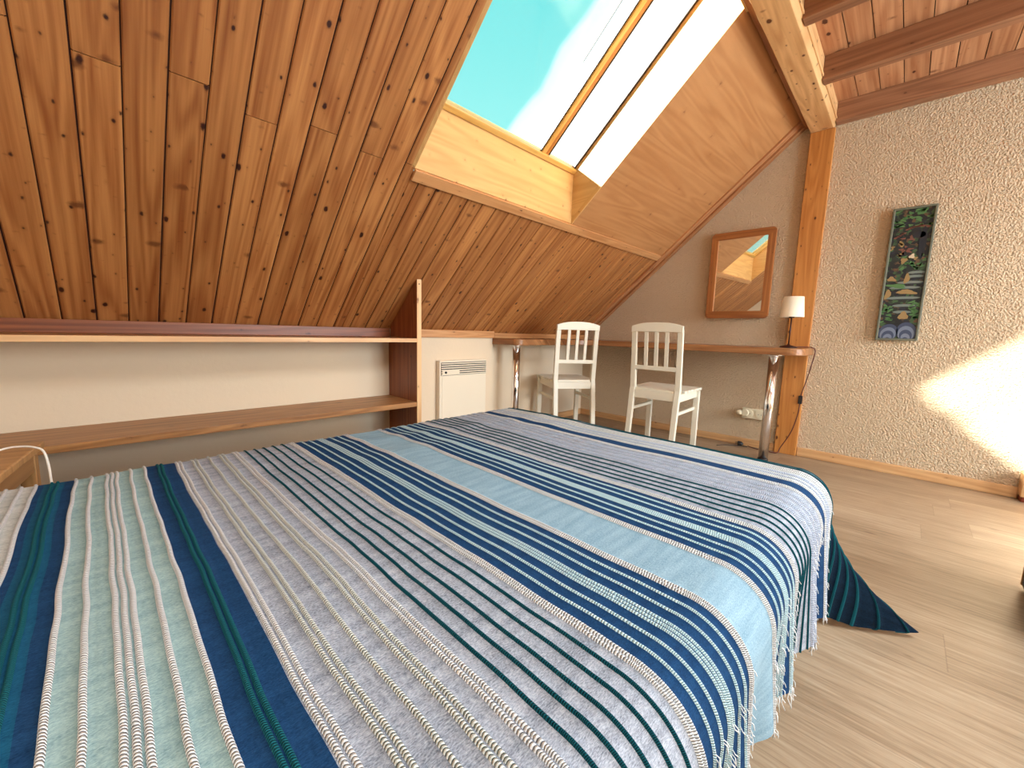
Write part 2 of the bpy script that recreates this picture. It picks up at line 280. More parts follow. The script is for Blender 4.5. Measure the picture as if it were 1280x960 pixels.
# ================================================================== mesh helpers
class MB:
    def __init__(s): s.v = []; s.f = []; s.uv = []; s.tone = []; s.mi = []; s.sm = []
    def face(s, idx, uvs, tone=.5, mi=0, smooth=False):
        s.f.append(idx); s.uv.append(uvs); s.tone.append(tone); s.mi.append(mi); s.sm.append(smooth)
    def box(s, a, b, grain=0, frame=None, tone=None, mi=0, taper=None):
        """a,b opposite corners in the local frame; frame=(origin, ex, ey, ez)"""
        if tone is None: tone = random.random()
        ox, oy = random.uniform(0, 40), random.uniform(0, 40)
        O, E = (Vector((0, 0, 0)), (Vector((1, 0, 0)), Vector((0, 1, 0)), Vector((0, 0, 1)))) if frame is None else (Vector(frame[0]), [Vector(q) for q in frame[1:]])
        P = []
        for k in range(8):
            p = [a[i] if not (k >> i) & 1 else b[i] for i in range(3)]
            P.append(p)
        i0 = len(s.v)
        for p in P: s.v.append(tuple(O + E[0] * p[0] + E[1] * p[1] + E[2] * p[2]))
        oth = [i for i in range(3) if i != grain]
        det = E[0].cross(E[1]).dot(E[2]) * (b[0] - a[0]) * (b[1] - a[1]) * (b[2] - a[2])
        for q in ((0, 4, 6, 2), (1, 3, 7, 5), (0, 1, 5, 4), (2, 6, 7, 3), (0, 2, 3, 1), (4, 5, 7, 6)):
            ax = [i for i in range(3) if len({P[j][i] for j in q}) == 1]
            ax = ax[0] if ax else 0
            if ax == grain: uvf = lambda p: (p[oth[0]] + ox, p[oth[1]] * .3 + oy)
            else:
                o_ = [i for i in oth if i != ax][0]
                uvf = lambda p, o_=o_, ax=ax: (p[o_] + ox + p[ax] * 1.0, p[grain] + oy)
            qq = q if det > 0 else q[::-1]
            s.face([i0 + j for j in qq], [uvf(P[j]) for j in qq], tone, mi)
        return s
    def prism(s, poly, z0, z1, axis=2, grain=0, tone=None, mi=0, smooth_side=False):
        """poly in the plane of the two other axes (cyclic order), extruded along axis"""
        if tone is None: tone = random.random()
        ox, oy = random.uniform(0, 40), random.uniform(0, 40)
        a1, a2 = (axis + 1) % 3, (axis + 2) % 3
        def mk(p, z):
            v = [0, 0, 0]; v[a1] = p[0]; v[a2] = p[1]; v[axis] = z; return v
        ar = sum(poly[i][0] * poly[(i + 1) % len(poly)][1] - poly[(i + 1) % len(poly)][0] * poly[i][1] for i in range(len(poly)))
        if ar < 0: poly = poly[::-1]
        n = len(poly); i0 = len(s.v)
        for z in (z0, z1):
            for p in poly: s.v.append(tuple(mk(p, z)))
        oth = [i for i in range(3) if i != grain]
        def uvc(v): return (v[oth[0]] + v[oth[1]] + ox, v[grain] + oy)
        top = [i0 + n + i for i in range(n)]; bot = [i0 + i for i in range(n)][::-1]
        s.face(top, [uvc(s.v[i]) for i in top], tone, mi); s.face(bot, [uvc(s.v[i]) for i in bot], tone, mi)
        for i in range(n):
            j = (i + 1) % n; q = [i0 + i, i0 + j, i0 + n + j, i0 + n + i]
            s.face(q, [uvc(s.v[k]) for k in q], tone, mi, smooth_side)
        return s
    def lathe(s, prof, c, n=28, mi=0, axis='Z', cap=True):
        i0 = len(s.v)
        for r, z in prof:
            for k in range(n):
                a = 2 * PI * k / n
                p = (r * math.cos(a), r * math.sin(a), z)
                if axis == 'X': p = (z, p[0], p[1])
                if axis == 'Y': p = (p[1], z, p[0])
                s.v.append((c[0] + p[0], c[1] + p[1], c[2] + p[2]))
        m = len(prof)
        for i in range(m - 1):
            for k in range(n):
                q = [i0 + i * n + k, i0 + i * n + (k + 1) % n, i0 + (i + 1) * n + (k + 1) % n, i0 + (i + 1) * n + k]
                s.face(q, [(k / n, i), ((k + 1) / n, i), ((k + 1) / n, i + 1), (k / n, i + 1)], .5, mi, True)
        if cap:
            b = [i0 + k for k in range(n)][::-1]; t_ = [i0 + (m - 1) * n + k for k in range(n)]
            s.face(b, [(0, 0)] * n, .5, mi); s.face(t_, [(0, 0)] * n, .5, mi)
        return s
    def tube(s, pts, r, n=8, mi=0, smoothn=0):
        pts = [Vector(p) for p in pts]
        if smoothn:
            res = []
            for i in range(len(pts) - 1):
                p0 = pts[max(i - 1, 0)]; p1 = pts[i]; p2 = pts[i + 1]; p3 = pts[min(i + 2, len(pts) - 1)]
                for k in range(smoothn):
                    t = k / smoothn
                    res.append(.5 * ((2 * p1) + (-p0 + p2) * t + (2 * p0 - 5 * p1 + 4 * p2 - p3) * t * t + (-p0 + 3 * p1 - 3 * p2 + p3) * t ** 3))
            res.append(pts[-1]); pts = res
        i0 = len(s.v); up = Vector((0, 0, 1)); prev = None
        for i, p in enumerate(pts):
            d = (pts[min(i + 1, len(pts) - 1)] - pts[max(i - 1, 0)]).normalized()
            if prev is None:
                u = d.cross(up) if abs(d.dot(up)) < .95 else d.cross(Vector((1, 0, 0)))
            else: u = prev - d * prev.dot(d)
            u.normalize(); prev = u; w = d.cross(u)
            for k in range(n):
                a = 2 * PI * k / n; s.v.append(tuple(p + (u * math.cos(a) + w * math.sin(a)) * r))
        for i in range(len(pts) - 1):
            for k in range(n):
                q = [i0 + i * n + k, i0 + i * n + (k + 1) % n, i0 + (i + 1) * n + (k + 1) % n, i0 + (i + 1) * n + k]
                s.face(q, [(0, 0)] * 4, .5, mi, True)
        m = len(pts)
        s.face([i0 + k for k in range(n)][::-1], [(0, 0)] * n, .5, mi); s.face([i0 + (m - 1) * n + k for k in range(n)], [(0, 0)] * n, .5, mi)
        return s
    def build(s, name, mats, parent=None, bevel=0, recalc=False):
        me = bpy.data.meshes.new(name); me.from_pydata(s.v, [], s.f)
        uvl = me.uv_layers.new(name='UVMap'); flat = []
        for u in s.uv:
            for c in u: flat.extend(c)
        uvl.data.foreach_set('uv', flat)
        at = me.attributes.new('tone', 'FLOAT', 'FACE'); at.data.foreach_set('value', s.tone)
        me.polygons.foreach_set('material_index', s.mi); me.polygons.foreach_set('use_smooth', s.sm)
        if not isinstance(mats, (list, tuple)): mats = [mats]
        for m_ in mats: me.materials.append(m_)
        me.validate(); me.update()
        if recalc:
            bm = bmesh.new(); bm.from_mesh(me); bmesh.ops.recalc_face_normals(bm, faces=bm.faces); bm.to_mesh(me); bm.free()
        o = bpy.data.objects.new(name, me); COL.objects.link(o)
        if parent: o.parent = parent
        if bevel:
            bv = o.modifiers.new('bevel', 'BEVEL'); bv.width = bevel; bv.segments = 2; bv.limit_method = 'ANGLE'; bv.angle_limit = math.radians(40)
        return o
def thing(name, label, cat, loc=(0, 0, 0), rotz=0, group=None):
    o = bpy.data.objects.new(name, None); COL.objects.link(o); o.location = loc; o.rotation_euler = (0, 0, rotz); o.empty_display_size = .1
    o['label'] = label; o['category'] = cat
    if group: o['group'] = group
    return o
def tag(o, label, cat, group=None):
    o['label'] = label; o['category'] = cat
    if group: o['group'] = group
    return o
def struct(o): o['kind'] = 'structure'; return o

# ================================================================== room constants
XG = 3.52            # gable wall plane
YK = 2.40            # knee wall plane
SL = .87; ZS = 2.90  # underside of the sloping boards: Z = ZS - SL*Y
TH = math.atan(SL); CT, ST = math.cos(TH), math.sin(TH)
def slope_frame(off=0.0):
    # local x = X, local y = distance up the slope measured from Y = YK, local z = outward normal
    O = Vector((0, YK, ZS - SL * YK)); n = Vector((0, ST, CT))
    return (O + n * off, Vector((1, 0, 0)), Vector((0, -CT, ST)), n)
def up(Y): return (YK - Y) / CT
ZC = 2.37            # loft boards

# ---- walls, floor
FR = None
struct(MB().box((LEFT_X - .1, BACK_Y - .1, -.1), (XG + .1, YK + .1, 0), grain=1).build('floor', M['floor']))
# gable wall (far right)
g = MB().prism([(BACK_Y - .1, 0), (YK + .1, 0), (YK + .1, ZS - SL * (YK + .1) + .25), (.45, ZS - SL * .45 + .25), (BACK_Y - .1, 2.75)], XG, XG + .12, axis=0)
struct(g.build('wall_gable', M['stucco']))
# left wall and back wall, the latter with an opening added behind the camera
def wall_with_hole(mb, axis, pos, th, u0, u1, z0, z1, h):
    hu0, hu1, hz0, hz1 = h
    def bx(a, b, c, d):
        if axis == 0: mb.box((pos, a, c), (pos + th, b, d), grain=1)
        else: mb.box((a, pos, c), (b, pos + th, d), grain=0)
    bx(u0, hu0, z0, z1); bx(hu1, u1, z0, z1); bx(hu0, hu1, z0, hz0); bx(hu0, hu1, hz1, z1)
lw = MB(); lw.box((LEFT_X - .1, BACK_Y - .1, 0), (LEFT_X, .45, 2.75), grain=1)
lw.prism([(.45, 0), (YK + .1, 0), (YK + .1, ZS - SL * (YK + .1) + .25), (.45, ZS - SL * .45 + .25)], LEFT_X - .1, LEFT_X, axis=0)
struct(lw.build('wall_left', M['plaster']))
bw = MB(); wall_with_hole(bw, 1, BACK_Y - .1, .1, LEFT_X - .1, XG + .1, 0, 2.75, (1.6, 3.4, .55, 2.05))
struct(bw.build('wall_back', M['plaster']))
kw = MB().box((LEFT_X, YK - .03, 0), (2.2, YK + .1, .836), grain=0); kw.box((2.2, YK, 0), (XG, YK + .1, .81), grain=0)
struct(kw.build('wall_knee', M['plaster']))
# added rear window (unseen, behind the camera): plain casement for the fill light
def casement(name, axis, pos, u0, u1, z0, z1):
    fr = MB(); w = .06
    def bx(mb, a, b, c, d, t0=0, t1=.05):
        if axis == 1: mb.box((a, pos + t0, c), (b, pos + t1, d), grain=0 if b - a > d - c else 2)
        else: mb.box((pos + t0, a, c), (pos + t1, b, d), grain=1 if b - a > d - c else 2)
    bx(fr, u0, u1, z0, z0 + w); bx(fr, u0, u1, z1 - w, z1); bx(fr, u0, u0 + w, z0 + w, z1 - w); bx(fr, u1 - w, u1, z0 + w, z1 - w)
    mid = (u0 + u1) / 2; bx(fr, mid - .04, mid + .04, z0 + w, z1 - w)
    o = struct(fr.build(name, M['frame'], bevel=.003))
    for a, b in ((u0 + w, mid - .04), (mid + .04, u1 - w)):
        gl = MB(); bx(gl, a, b, z0 + w, z1 - w, .02, .026); gl.build('pane', M['glass'], o)
casement('added_window_2', 1, BACK_Y - .08, 1.6, 3.4, .55, 2.05)

# ---- sloping ceiling, board by board in one mesh
OX0, OX1 = 1.0, 2.12           # skylight opening in X
OY0, OY1 = 1.585, .68          # opening: lower / upper edge (Y)
cs = MB(); BW = .095; gap = .0032
k = 0; x = .002 - 5 * BW
fr = slope_frame()
def board(x0, x1, y0, y1, tone):
    # chamfered tongue-and-groove face: main face plus two sloped edges
    c = .0035; ox, oy = random.uniform(0, 60), random.uniform(0, 60)
    O, ex, ey, ez = fr
    a, b = up(y0), up(y1)
    pts = [(x0, a, .004), (x0 + c, a, 0), (x1 - c, a, 0), (x1, a, .004)]
    i0 = len(cs.v)
    for yy in (a, b):
        for p in pts: cs.v.append(tuple(O + ex * p[0] + ey * yy + ez * p[2]))
    for j in range(3):
        q = [i0 + j, i0 + 4 + j, i0 + 5 + j, i0 + j + 1]
        cs.face(q, [(pts[j][0] + ox, a + oy), (pts[j][0] + ox, b + oy), (pts[j + 1][0] + ox, b + oy), (pts[j + 1][0] + ox, a + oy)], tone, 0)
    for y_, fl in ((a, 0), (b, 1)):
        i1 = len(cs.v)
        for p in ((x0 + c, 0), (x1 - c, 0), (x1 - c, .012), (x0 + c, .012)): cs.v.append(tuple(O + ex * p[0] + ey * y_ + ez * p[1]))
        cs.face([i1, i1 + 1, i1 + 2, i1 + 3], [(ox, oy)] * 4, tone, 0)
while x < XG:
    gp = gap * (1.5 if k % 2 else .9); x0, x1 = max(x, LEFT_X) + gp / 2, min(x + BW, XG) - gap / 2
    if x1 > x0:
        segs = []
        if x0 < OX0 - .001 and x1 > OX0: x1 = min(x1, OX0)
        if x0 < OX0:
            if k % 2 == 1: e_ = random.uniform(1.56, 1.605); segs = [(YK - .01, e_ + .002), (e_, .6)]
            else: segs = [(YK - .01, .6)]
            for a, b in segs: board(x0, x1, a, b, random.random())
            if x + BW > OX0 + .01: board(OX0, x + BW - gap / 2, YK - .01, 1.60, random.random())
        else:
            board(x0, x1, YK - .01, 1.60, random.random())
    x += BW; k += 1
# backing behind the boards with the opening left out
O_, ex_, ey_, ez_ = fr
for (a, b, c, d) in ((LEFT_X, OX0 - .02, YK + .06, .45), (OX0 - .02, OX1 + .02, YK + .06, OY0 + .03), (OX1 + .02, XG, YK + .06, .45), (OX0 - .02, OX1 + .02, OY1 - .03, .45)):
    cs.box((a, up(c), .006), (b, up(d), .05), grain=1, frame=fr, mi=1)
struct(cs.build('ceiling', [M['slope'], M['backing']]))
# plywood panel between skylight and gable
pn = MB().box((OX1 + .002, up(1.592), -.004), (XG, up(.66), .006), grain=0, frame=fr, tone=.55)
struct(pn.build('ceiling_panel', M['ply']))
# thin white edge of the opening beside the panel
struct(MB().box((OX1 - .0005, up(OY0), -.0055), (OX1 + .006, up(OY1), .02), grain=1, frame=fr, tone=.5).build('trim_1', M['plyl']))
# strip under the opening and panel, along X
st = MB().box((OX0 + .0, up(1.625), -.014), (3.408, up(1.587), .002), grain=0, frame=fr, tone=.7)
struct(st.build('trim_2', M['trim'], bevel=.002))
# rafter trim against the gable wall
rt = MB(); rt.box((3.41, up(2.30), -.018), (XG, up(.60), .004), grain=1, frame=fr, tone=.9); rt.box((3.465, up(2.30), -.034), (XG, up(.60), -.018), grain=1, frame=fr, tone=.2)
struct(rt.build('trim_3', M['trimred'], bevel=.002))
# strip in the corner between knee wall and slope
struct(MB().box((LEFT_X, YK - .052, .785), (1.296, YK - .025, .838), grain=0, tone=.1).build('trim_10', M['panelside'], bevel=.002))  # darker wood left of the upright paints the shade above the shelf
struct(MB().box((1.324, YK - .052, .785), (2.2, YK - .025, .838), grain=0, tone=.8).box((2.2, YK - .055, .785), (XG - .0, YK, .825), grain=0, tone=.4).build('trim_4', M['trim'], bevel=.002))
# strip between panel and beam
struct(MB().box((LEFT_X, .615, 2.28), (XG, .668, 2.325), grain=0, tone=.1).build('trim_5', M['trimred'], bevel=.002))

# ---- skylight shaft
DG = .23
n_ = Vector((0, ST, CT))
gy, gz = 1.59, 1.82          # lower edge of the glass
sh = MB()
# lower face (vertical board), from ceiling edge up to the glass line
sh.box((OX0, OY0, ZS - SL * OY0 + .0), (OX1, OY0 + .02, gz + .02), grain=0, tone=.7)
struct(sh.build('trim_6', M['plyl']))
# reveals left and right
def reveal(x0, x1, name):
    yb = OY0; zb = ZS - SL * OY0
    tzo = DG / CT
    poly = [(yb, zb), (yb + .012, gz + .03), (OY1, ZS - SL * OY1 + tzo + .03), (OY1, ZS - SL * OY1)]
    return struct(MB().prism(poly, x0, x1, axis=0, grain=1, tone=.5).build(name, M['plyl']))
reveal(OX0 - .018, OX0, 'trim_7'); reveal(OX1, OX1 + .018, 'trim_8')
struct(MB().box((OX0 - .018, OY1 - .02, ZS - SL * OY1 - .02), (OX1 + .018, OY1, ZS - SL * OY1 + .36), grain=0, tone=.5).build('trim_9', M['plyl']))
# window frame: rails, mullion, gasket, two panes
gf = slope_frame(DG - .0)
G0 = up(1.59) - .155; 
def ug(Y): # slope distance in the glass plane for a given world Y
    return (gf[0][1] - Y) / CT
wf = MB()
wf.box((OX0, ug(1.592), -.02), (OX1, ug(1.592) + .028, .04), grain=0, frame=gf, tone=.8)
wf.box((OX0, ug(OY1) - .05, -.02), (OX1, ug(OY1) + .02, .04), grain=0, frame=gf, tone=.6)
wf.box((OX0, ug(1.58), -.02), (OX0 + .03, ug(OY1), .04), grain=1, frame=gf, tone=.6)
wo = struct(wf.build('window_1', M['frame'], bevel=.003))
ml = MB().box((1.795, ug(1.585), -.014), (1.822, ug(OY1), .012), grain=1, frame=gf, tone=.8)
ml.build('mullion', M['frame'], wo, bevel=.002)
MB().box((1.824, ug(1.585), .002), (1.862, ug(OY1), .014), grain=1, frame=gf, tone=.0).build('mullion_shade', M['post'], wo, bevel=.002)  # darker strip paints the shaded side of the mullion
MB().box((1.787, ug(1.585), -.004), (1.794, ug(OY1), .0), grain=1, frame=gf).box((1.863, ug(1.585), -.0), (1.869, ug(OY1), .01), grain=1, frame=gf).box((OX1 - .016, ug(1.585), .0), (OX1 - .001, ug(OY1), .02), grain=1, frame=gf).build('gasket', M['gasket'], wo)
MB().box((1.705, ug(1.25), .0), (1.709, ug(OY1), .004), grain=1, frame=gf).build('blind_cord', M['gasket'], wo)
for a, b in ((OX0 + .03, 1.795), (1.862, OX1 - .001)):
    MB().box((a, ug(1.585) + .02, .012), (b, ug(OY1), .018), grain=0, frame=gf).build('pane', M['glass'], wo)

# ---- loft: boards above the joists
lb = MB(); y_ = .60; 
while y_ > BACK_Y - .1:
    for xa, xb in (((LEFT_X, .25), (1.75, XG)) if -1.6 < y_ - .05 < -.4 else ((LEFT_X, XG),)):
        lb.box((xa, max(y_ - .102, BACK_Y - .1), ZC), (xb, y_ - .002, ZC + .018), grain=0)
    y_ -= .104
for a_, b_ in (((LEFT_X, BACK_Y - .1), (XG, -1.6)), ((LEFT_X, -.4), (XG, .62)), ((LEFT_X, -1.6), (.25, -.4)), ((1.75, -1.6), (XG, -.4))):
    lb.box((a_[0], a_[1], ZC + .02), (b_[0], b_[1], ZC + .06), grain=0, mi=1)
struct(lb.build('ceiling_loft', [M['loft'], M['backing']]))
w3 = MB()  # roof window added out of view, an opening for the fill light
for a_, b_ in (((.25, -1.6), (1.75, -1.56)), ((.25, -.44), (1.75, -.4)), ((.25, -1.56), (.29, -.44)), ((1.71, -1.56), (1.75, -.44))):
    w3.box((a_[0], a_[1], ZC + .001), (b_[0], b_[1], ZC + .07), grain=0)
w3o = struct(w3.build('added_window_3', M['frame'], bevel=.003))
MB().box((.29, -1.56, ZC + .03), (1.71, -.44, ZC + .036), grain=0).build('pane', M['glass'], w3o)

# ---- timber frame
bmn = thing('ceiling_beam', 'heavy knotty pine beam running above the mirror wall beside the skylight', 'beam', (1.45, .56, 2.235))
pb = MB(); pb.prism([(.492, 2.262), (.505, 2.235), (.628, 2.235), (.632, 2.245), (.632, 2.369), (.492, 2.369)], LEFT_X, XG - .001, axis=0, grain=0, tone=.8)
o = pb.build('timber', M['beam'], bmn, bevel=.003); o.location = -Vector(bmn.location)
o = MB().box((LEFT_X, .486, 2.268), (XG - .001, .4915, 2.282), grain=0, tone=.9).build('edge_strip', M['beam'], bmn, bevel=.0015); o.location = -Vector(bmn.location)
pst = MB().box((XG - .03, .493, 0), (XG - .001, .629, 2.234), grain=2, tone=.6).build('wooden_post', M['post'], bevel=.003)
tag(pst, 'orange pine post standing against the rough plaster wall beside the desk end', 'post')
JX = [(-.359, -.30), (.03, .095), (.60, .665), (1.14, 1.205), (1.71, 1.775), (2.286, 2.351), (2.868, 2.935), (3.45, XG - .001)]
JL = {5: 'ceiling joist at the top edge, cut off above the pine beam', 6: 'middle ceiling joist seen full height between two bays of boards', 7: 'ceiling joist lying flat along the top of the rough plaster wall'}
JG = {0: 'against the left wall', 1: 'first from the left wall', 2: 'second from the left wall', 3: 'third from the left wall', 4: 'fourth from the left wall'}
for i, (a, b) in enumerate(JX):
    jb = MB().box((a, BACK_Y, 2.25), (b, .4915, 2.3695), grain=1, tone=.35 if i < 7 else .6).build('ceiling_joist', M['joist'], bevel=.002)
    tag(jb, JL.get(i) or 'ceiling joist above the camera, ' + JG[i], 'beam', 'ceiling joists under the loft boards')
# joists keep the same wood on every face, undersides included
# ---- skirting
struct(MB().box((XG - .014, .63, 0), (XG, YK, .058), grain=1, tone=.5).box((XG - .014, -.53, 0), (XG, .49, .064), grain=1, tone=.7).box((XG - .014, BACK_Y, 0), (XG, -.62, .064), grain=1).build('baseboard_gable', M['skirt'], bevel=.003))
struct(MB().box((2.2, YK - .014, 0), (XG - .014, YK, .058), grain=0).build('baseboard_knee', M['skirt'], bevel=.003))
tag(MB().box((3.43, -.62, .03), (XG - .001, -.528, .155), grain=0, tone=.5).box((3.44, -.615, 0), (XG - .004, -.533, .03), grain=0, mi=1).build('pine_block', [M['skirt'], M['redwood']], bevel=.004), 'low pine block with a red brown foot at the end of the skirting board', 'block')

# ================================================================== furniture
# ---- shelf unit under the slope
su = thing('shelf_unit', 'low brown wooden shelf unit built under the sloping ceiling by the bed', 'shelf')
SY = 2.042; SX = 1.297
MB().box((LEFT_X + .001, SY, .762), (SX, YK - .031, .7845), grain=0, tone=.7).build('shelf', M['shelf'], su, bevel=.002)
MB().box((LEFT_X + .002, SY - .0025, .7625), (SX - .001, SY, .784), grain=0, tone=.9).build('edge_band', M['skirt'], su)
MB().box((LEFT_X + .001, SY, .382), (SX, YK - .031, .41), grain=0, tone=.6).build('shelf', M['shelf'], su, bevel=.002)
zt = lambda y: ZS - SL * y - .002
poly = [(SY, 0), (YK - .031, 0), (YK - .031, .784), (YK - .056, .784), (YK - .056, .826), (2.375, .826), (SY, zt(SY))]
poly = [(SY, 0), (YK - .031, 0), (YK - .031, .784), (YK - .056, .784), (YK - .056, zt(YK - .056)), (SY, zt(SY))]
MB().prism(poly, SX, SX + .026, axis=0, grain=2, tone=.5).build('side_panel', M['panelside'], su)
ed = MB().box((SX - .001, SY - .004, 0), (SX + .028, SY, zt(SY)), grain=2, tone=1.0).build('edge_band', M['skirt'], su)
MB().lathe([(.0035, -.002), (.0035, .0)], (SX + .013, SY - .004, 1.095), n=12, axis='Y').build('screw_hole', M['black'], su)

# ---- wall heater
ht = thing('panel_heater', 'cream electric panel heater on the knee wall beside the shelf unit', 'heater')
RX0, RX1, RZ0, RZ1 = 1.66, 2.10, .16, .622
hb = MB().box((RX0, 2.325, RZ0), (RX1, YK - .031, RZ1), grain=0)
hb.build('body', M['radiator'], ht, bevel=.006)
gr = MB()
gr.box((RX0 + .012, 2.3215, .515), (RX1 - .006, 2.3255, RZ1 - .014), grain=0, mi=1)
for i in range(6):
    z = .518 + i * .0155
    gr.box((RX0 + .012, 2.316, z), (RX1 - .006, 2.3225, z + .008), grain=0, mi=0)
gr.build('grille', [M['radiator'], M['radslot']], ht)
cp = MB().box((RX0 + .02, 2.314, .524), (RX0 + .17, 2.3235, .552), grain=0)
cpo = cp.build('control_panel', M['radiator'], ht, bevel=.002)
MB().lathe([(.008, -.006), (.008, 0)], (RX0 + .045, 2.314, .538), n=16, axis='Y').build('knob', M['radslot'], cpo)
MB().box((RX0 + .02, 2.3225, RZ0 + .02), (RX1 - .02, 2.3255, .505), grain=0).build('front_panel', M['radiator'], ht, bevel=.002)

# ---- desk
dk = thing('corner_desk', 'long narrow wooden desk top wrapping the corner behind the chairs', 'desk')
def arc(cx, cy, r, a0, a1, n=8): return [(cx + r * math.cos(math.radians(a0 + (a1 - a0) * i / n)), cy + r * math.sin(math.radians(a0 + (a1 - a0) * i / n))) for i in range(n + 1)]
poly = [(2.205, YK - .002)] + arc(2.265, 2.15, .06, 180, 270) + arc(2.93, 1.92, .17, 90, 0) + arc(3.19, .55, .09, 180, 270) + [(XG - .032, .46), (XG - .032, .632), (XG - .002, .632), (XG - .002, YK - .002)]
MB().prism(poly, .737, .784, axis=2, grain=1, tone=.6).build('desk_top', M['desk'], dk, bevel=.006)
for (lx, ly) in ((3.19, .634), (2.31, 2.205)):
    lg = MB().lathe([(.03, .004), (.03, .728)], (lx, ly, 0), n=32).build('leg', M['chrome'], dk)
    MB().lathe([(.03, .724), (.034, .726), (.05, .731), (.05, .7368)], (lx, ly, 0), n=32).build('mounting_plate', M['chrome'], lg)
    MB().lathe([(.033, 0), (.033, .01), (.0302, .014)], (lx, ly, 0), n=32).build('foot_cap', M['black'], lg)

# ---- chairs
def make_chair():
    t = thing('wooden_chair', '', 'chair')
    W2, D, = .178, .40
    # local: x forward (from back to front), y sideways, z up; rear posts at x=0
    for sy in (-1, 1):
        mb = MB(); y0, y1 = sy * (W2 - .036), sy * W2
        prof = [(-.055, 0), (-.012, .40), (0, .47), (-.015, .72), (-.032, .905)]
        w = [.026, .034, .034, .026, .022]
        polyp = [(p[0] + q, p[1]) for p, q in zip(prof, w)][::-1]
        pol = [(p[0], p[1]) for p in prof] + polyp
        # prism along Y: plane axes are (Z, X)
        mb.prism([(z, x) for x, z in pol], min(y0, y1), max(y0, y1), axis=1, grain=2)
        mb.build('rear_post', M['white'], t, bevel=.003)
        fl = MB(); a0, a1 = sy * (W2 - .02), sy * (W2 + .018)
        top = [(D - .036, .445), (D, .445)]; x0, x1 = D - .038, D
        fl.prism([(.445, x0), (.445, x1), (0, x1 - .004), (0, x1 - .026)], min(a0, a1), max(a0, a1), axis=1, grain=2)
        fl.build('front_leg', M['white'], t, bevel=.003)
        MB().box((.0, sy * (W2 - .014) - .009, .30), (D - .03, sy * (W2 - .014) + .009, .322), grain=0).build('stretcher', M['white'], t, bevel=.003)
        MB().box((.0, sy * (W2 - .008) - .009, .395), (D - .02, sy * (W2 - .008) + .009, .45), grain=0).build('side_rail', M['white'], t, bevel=.002)
    MB().box((-.002, -W2 + .03, .395), (.018, W2 - .03, .45), grain=1).build('rear_rail', M['white'], t, bevel=.002)
    MB().box((D - .022, -W2, .395), (D - .002, W2, .45), grain=1).build('front_rail', M['white'], t, bevel=.002)
    s = MB(); n = 7; x = .006; wd = (D + .012) / n
    for i in range(n):
        hw = W2 - .04 if i == 0 else W2 + .012 + .012 * i / n
        s.box((x, -hw, .45), (x + wd - .006, hw, .468), grain=1); x += wd
    s.build('seat', M['white'], t, bevel=.003)
    # crest rail with curved top
    pts = []
    n = 14
    for i in range(n + 1):
        u = -1 + 2 * i / n; pts.append((u * W2, .905 + .026 * (1 - abs(u) ** 2.6)))
    poly = [(W2, .862)] + [(W2 * (1 - 2 * i / 8), .866) for i in range(1, 8)] + [(-W2, .862)] + pts
    cr_ = MB().prism(poly, -.036, -.010, axis=0, grain=1); cr_.build('crest_rail', M['white'], t, bevel=.003)
    MB().box((-.008, -W2 + .03, .600), (.012, W2 - .03, .630), grain=1).build('lower_rail', M['white'], t, bevel=.003)
    for yy in (-.072, 0, .072):
        ex = Vector((1, 0, 0)); a = Vector((.002, yy, .62)); b = Vector((-.022, yy, .87)); ez = (b - a)
        MB().box((-.006, -.0115, 0), (.008, .0115, 1), grain=2, frame=(a, ex, Vector((0, 1, 0)), ez)).build('slat', M['white'], t)
    return t
ch = make_chair(); ch.location = (2.70, 1.235, 0); ch.rotation_euler = (0, 0, math.radians(3))
ch['label'] = 'white slatted wooden chair nearer the chrome leg and mirror, back to camera'; ch['group'] = 'white chairs at the desk'
def copy_tree(o, parent=None):
    c = o.copy(); COL.objects.link(c); c.parent = parent
    for q in o.children: copy_tree(q, c)
    return c
ch2 = copy_tree(ch); ch2.location = (2.665, 1.885, 0); ch2.rotation_euler = (0, 0, math.radians(57))
ch2['label'] = 'white slatted wooden chair pushed into the desk corner in front of the slope'

# ---- mirror
def rrect(y0, y1, z0, z1, r, n=6):
    P = []
    for cy, cz, a in ((y1 - r, z1 - r, 0), (y0 + r, z1 - r, 90), (y0 + r, z0 + r, 180), (y1 - r, z0 + r, 270)):
        for i in range(n + 1):
            t_ = math.radians(a + 90 * i / n); P.append((cy + r * math.cos(t_), cz + r * math.sin(t_)))
    return P
def ring_frame(outer, inner, x0, x1, mat, name, parent, horizontal_split=True):
    # ring prism (same vertex count), facing -X
    mb = MB(); n = len(outer)
    for x in (x0, x1):
        for p in outer: mb.v.append((x, p[0], p[1]))
        for p in inner: mb.v.append((x, p[0], p[1]))
    def uv(i):
        v = mb.v[i]; return v
    cy = sum(p[0] for p in outer) / n; cz = sum(p[1] for p in outer) / n
    hy = max(abs(p[0] - cy) for p in inner); hz = max(abs(p[1] - cz) for p in inner)
    def add(q, inv=False):
        c = [sum(mb.v[i][k] for i in q) / 4 for k in range(3)]
        vert = abs(c[1] - cy) / hy > abs(c[2] - cz) / hz if abs(c[2] - cz) < hz else False
        uvs = [(mb.v[i][1] + mb.v[i][0] + 3, mb.v[i][2] + 5) if vert else (mb.v[i][2] + mb.v[i][0] + 9, mb.v[i][1] + 2) for i in q]
        mb.face(q, uvs, .6 if vert else .3)
    for i in range(n):
        j = (i + 1) % n
        add([i, j, n + j, n + i]); add([2 * n + i, 3 * n + i, 3 * n + j, 2 * n + j])
        add([i, 2 * n + i, 2 * n + j, j]); add([n + i, n + j, 3 * n + j, 3 * n + i])
    return mb.build(name, mat, parent, bevel=.003, recalc=True)
mi_ = thing('wall_mirror', 'rectangular mirror in an orange pine frame on the rough plaster wall', 'mirror')
my0, my1, mz0, mz1 = .762, 1.205, .993, 1.652
n8 = 6
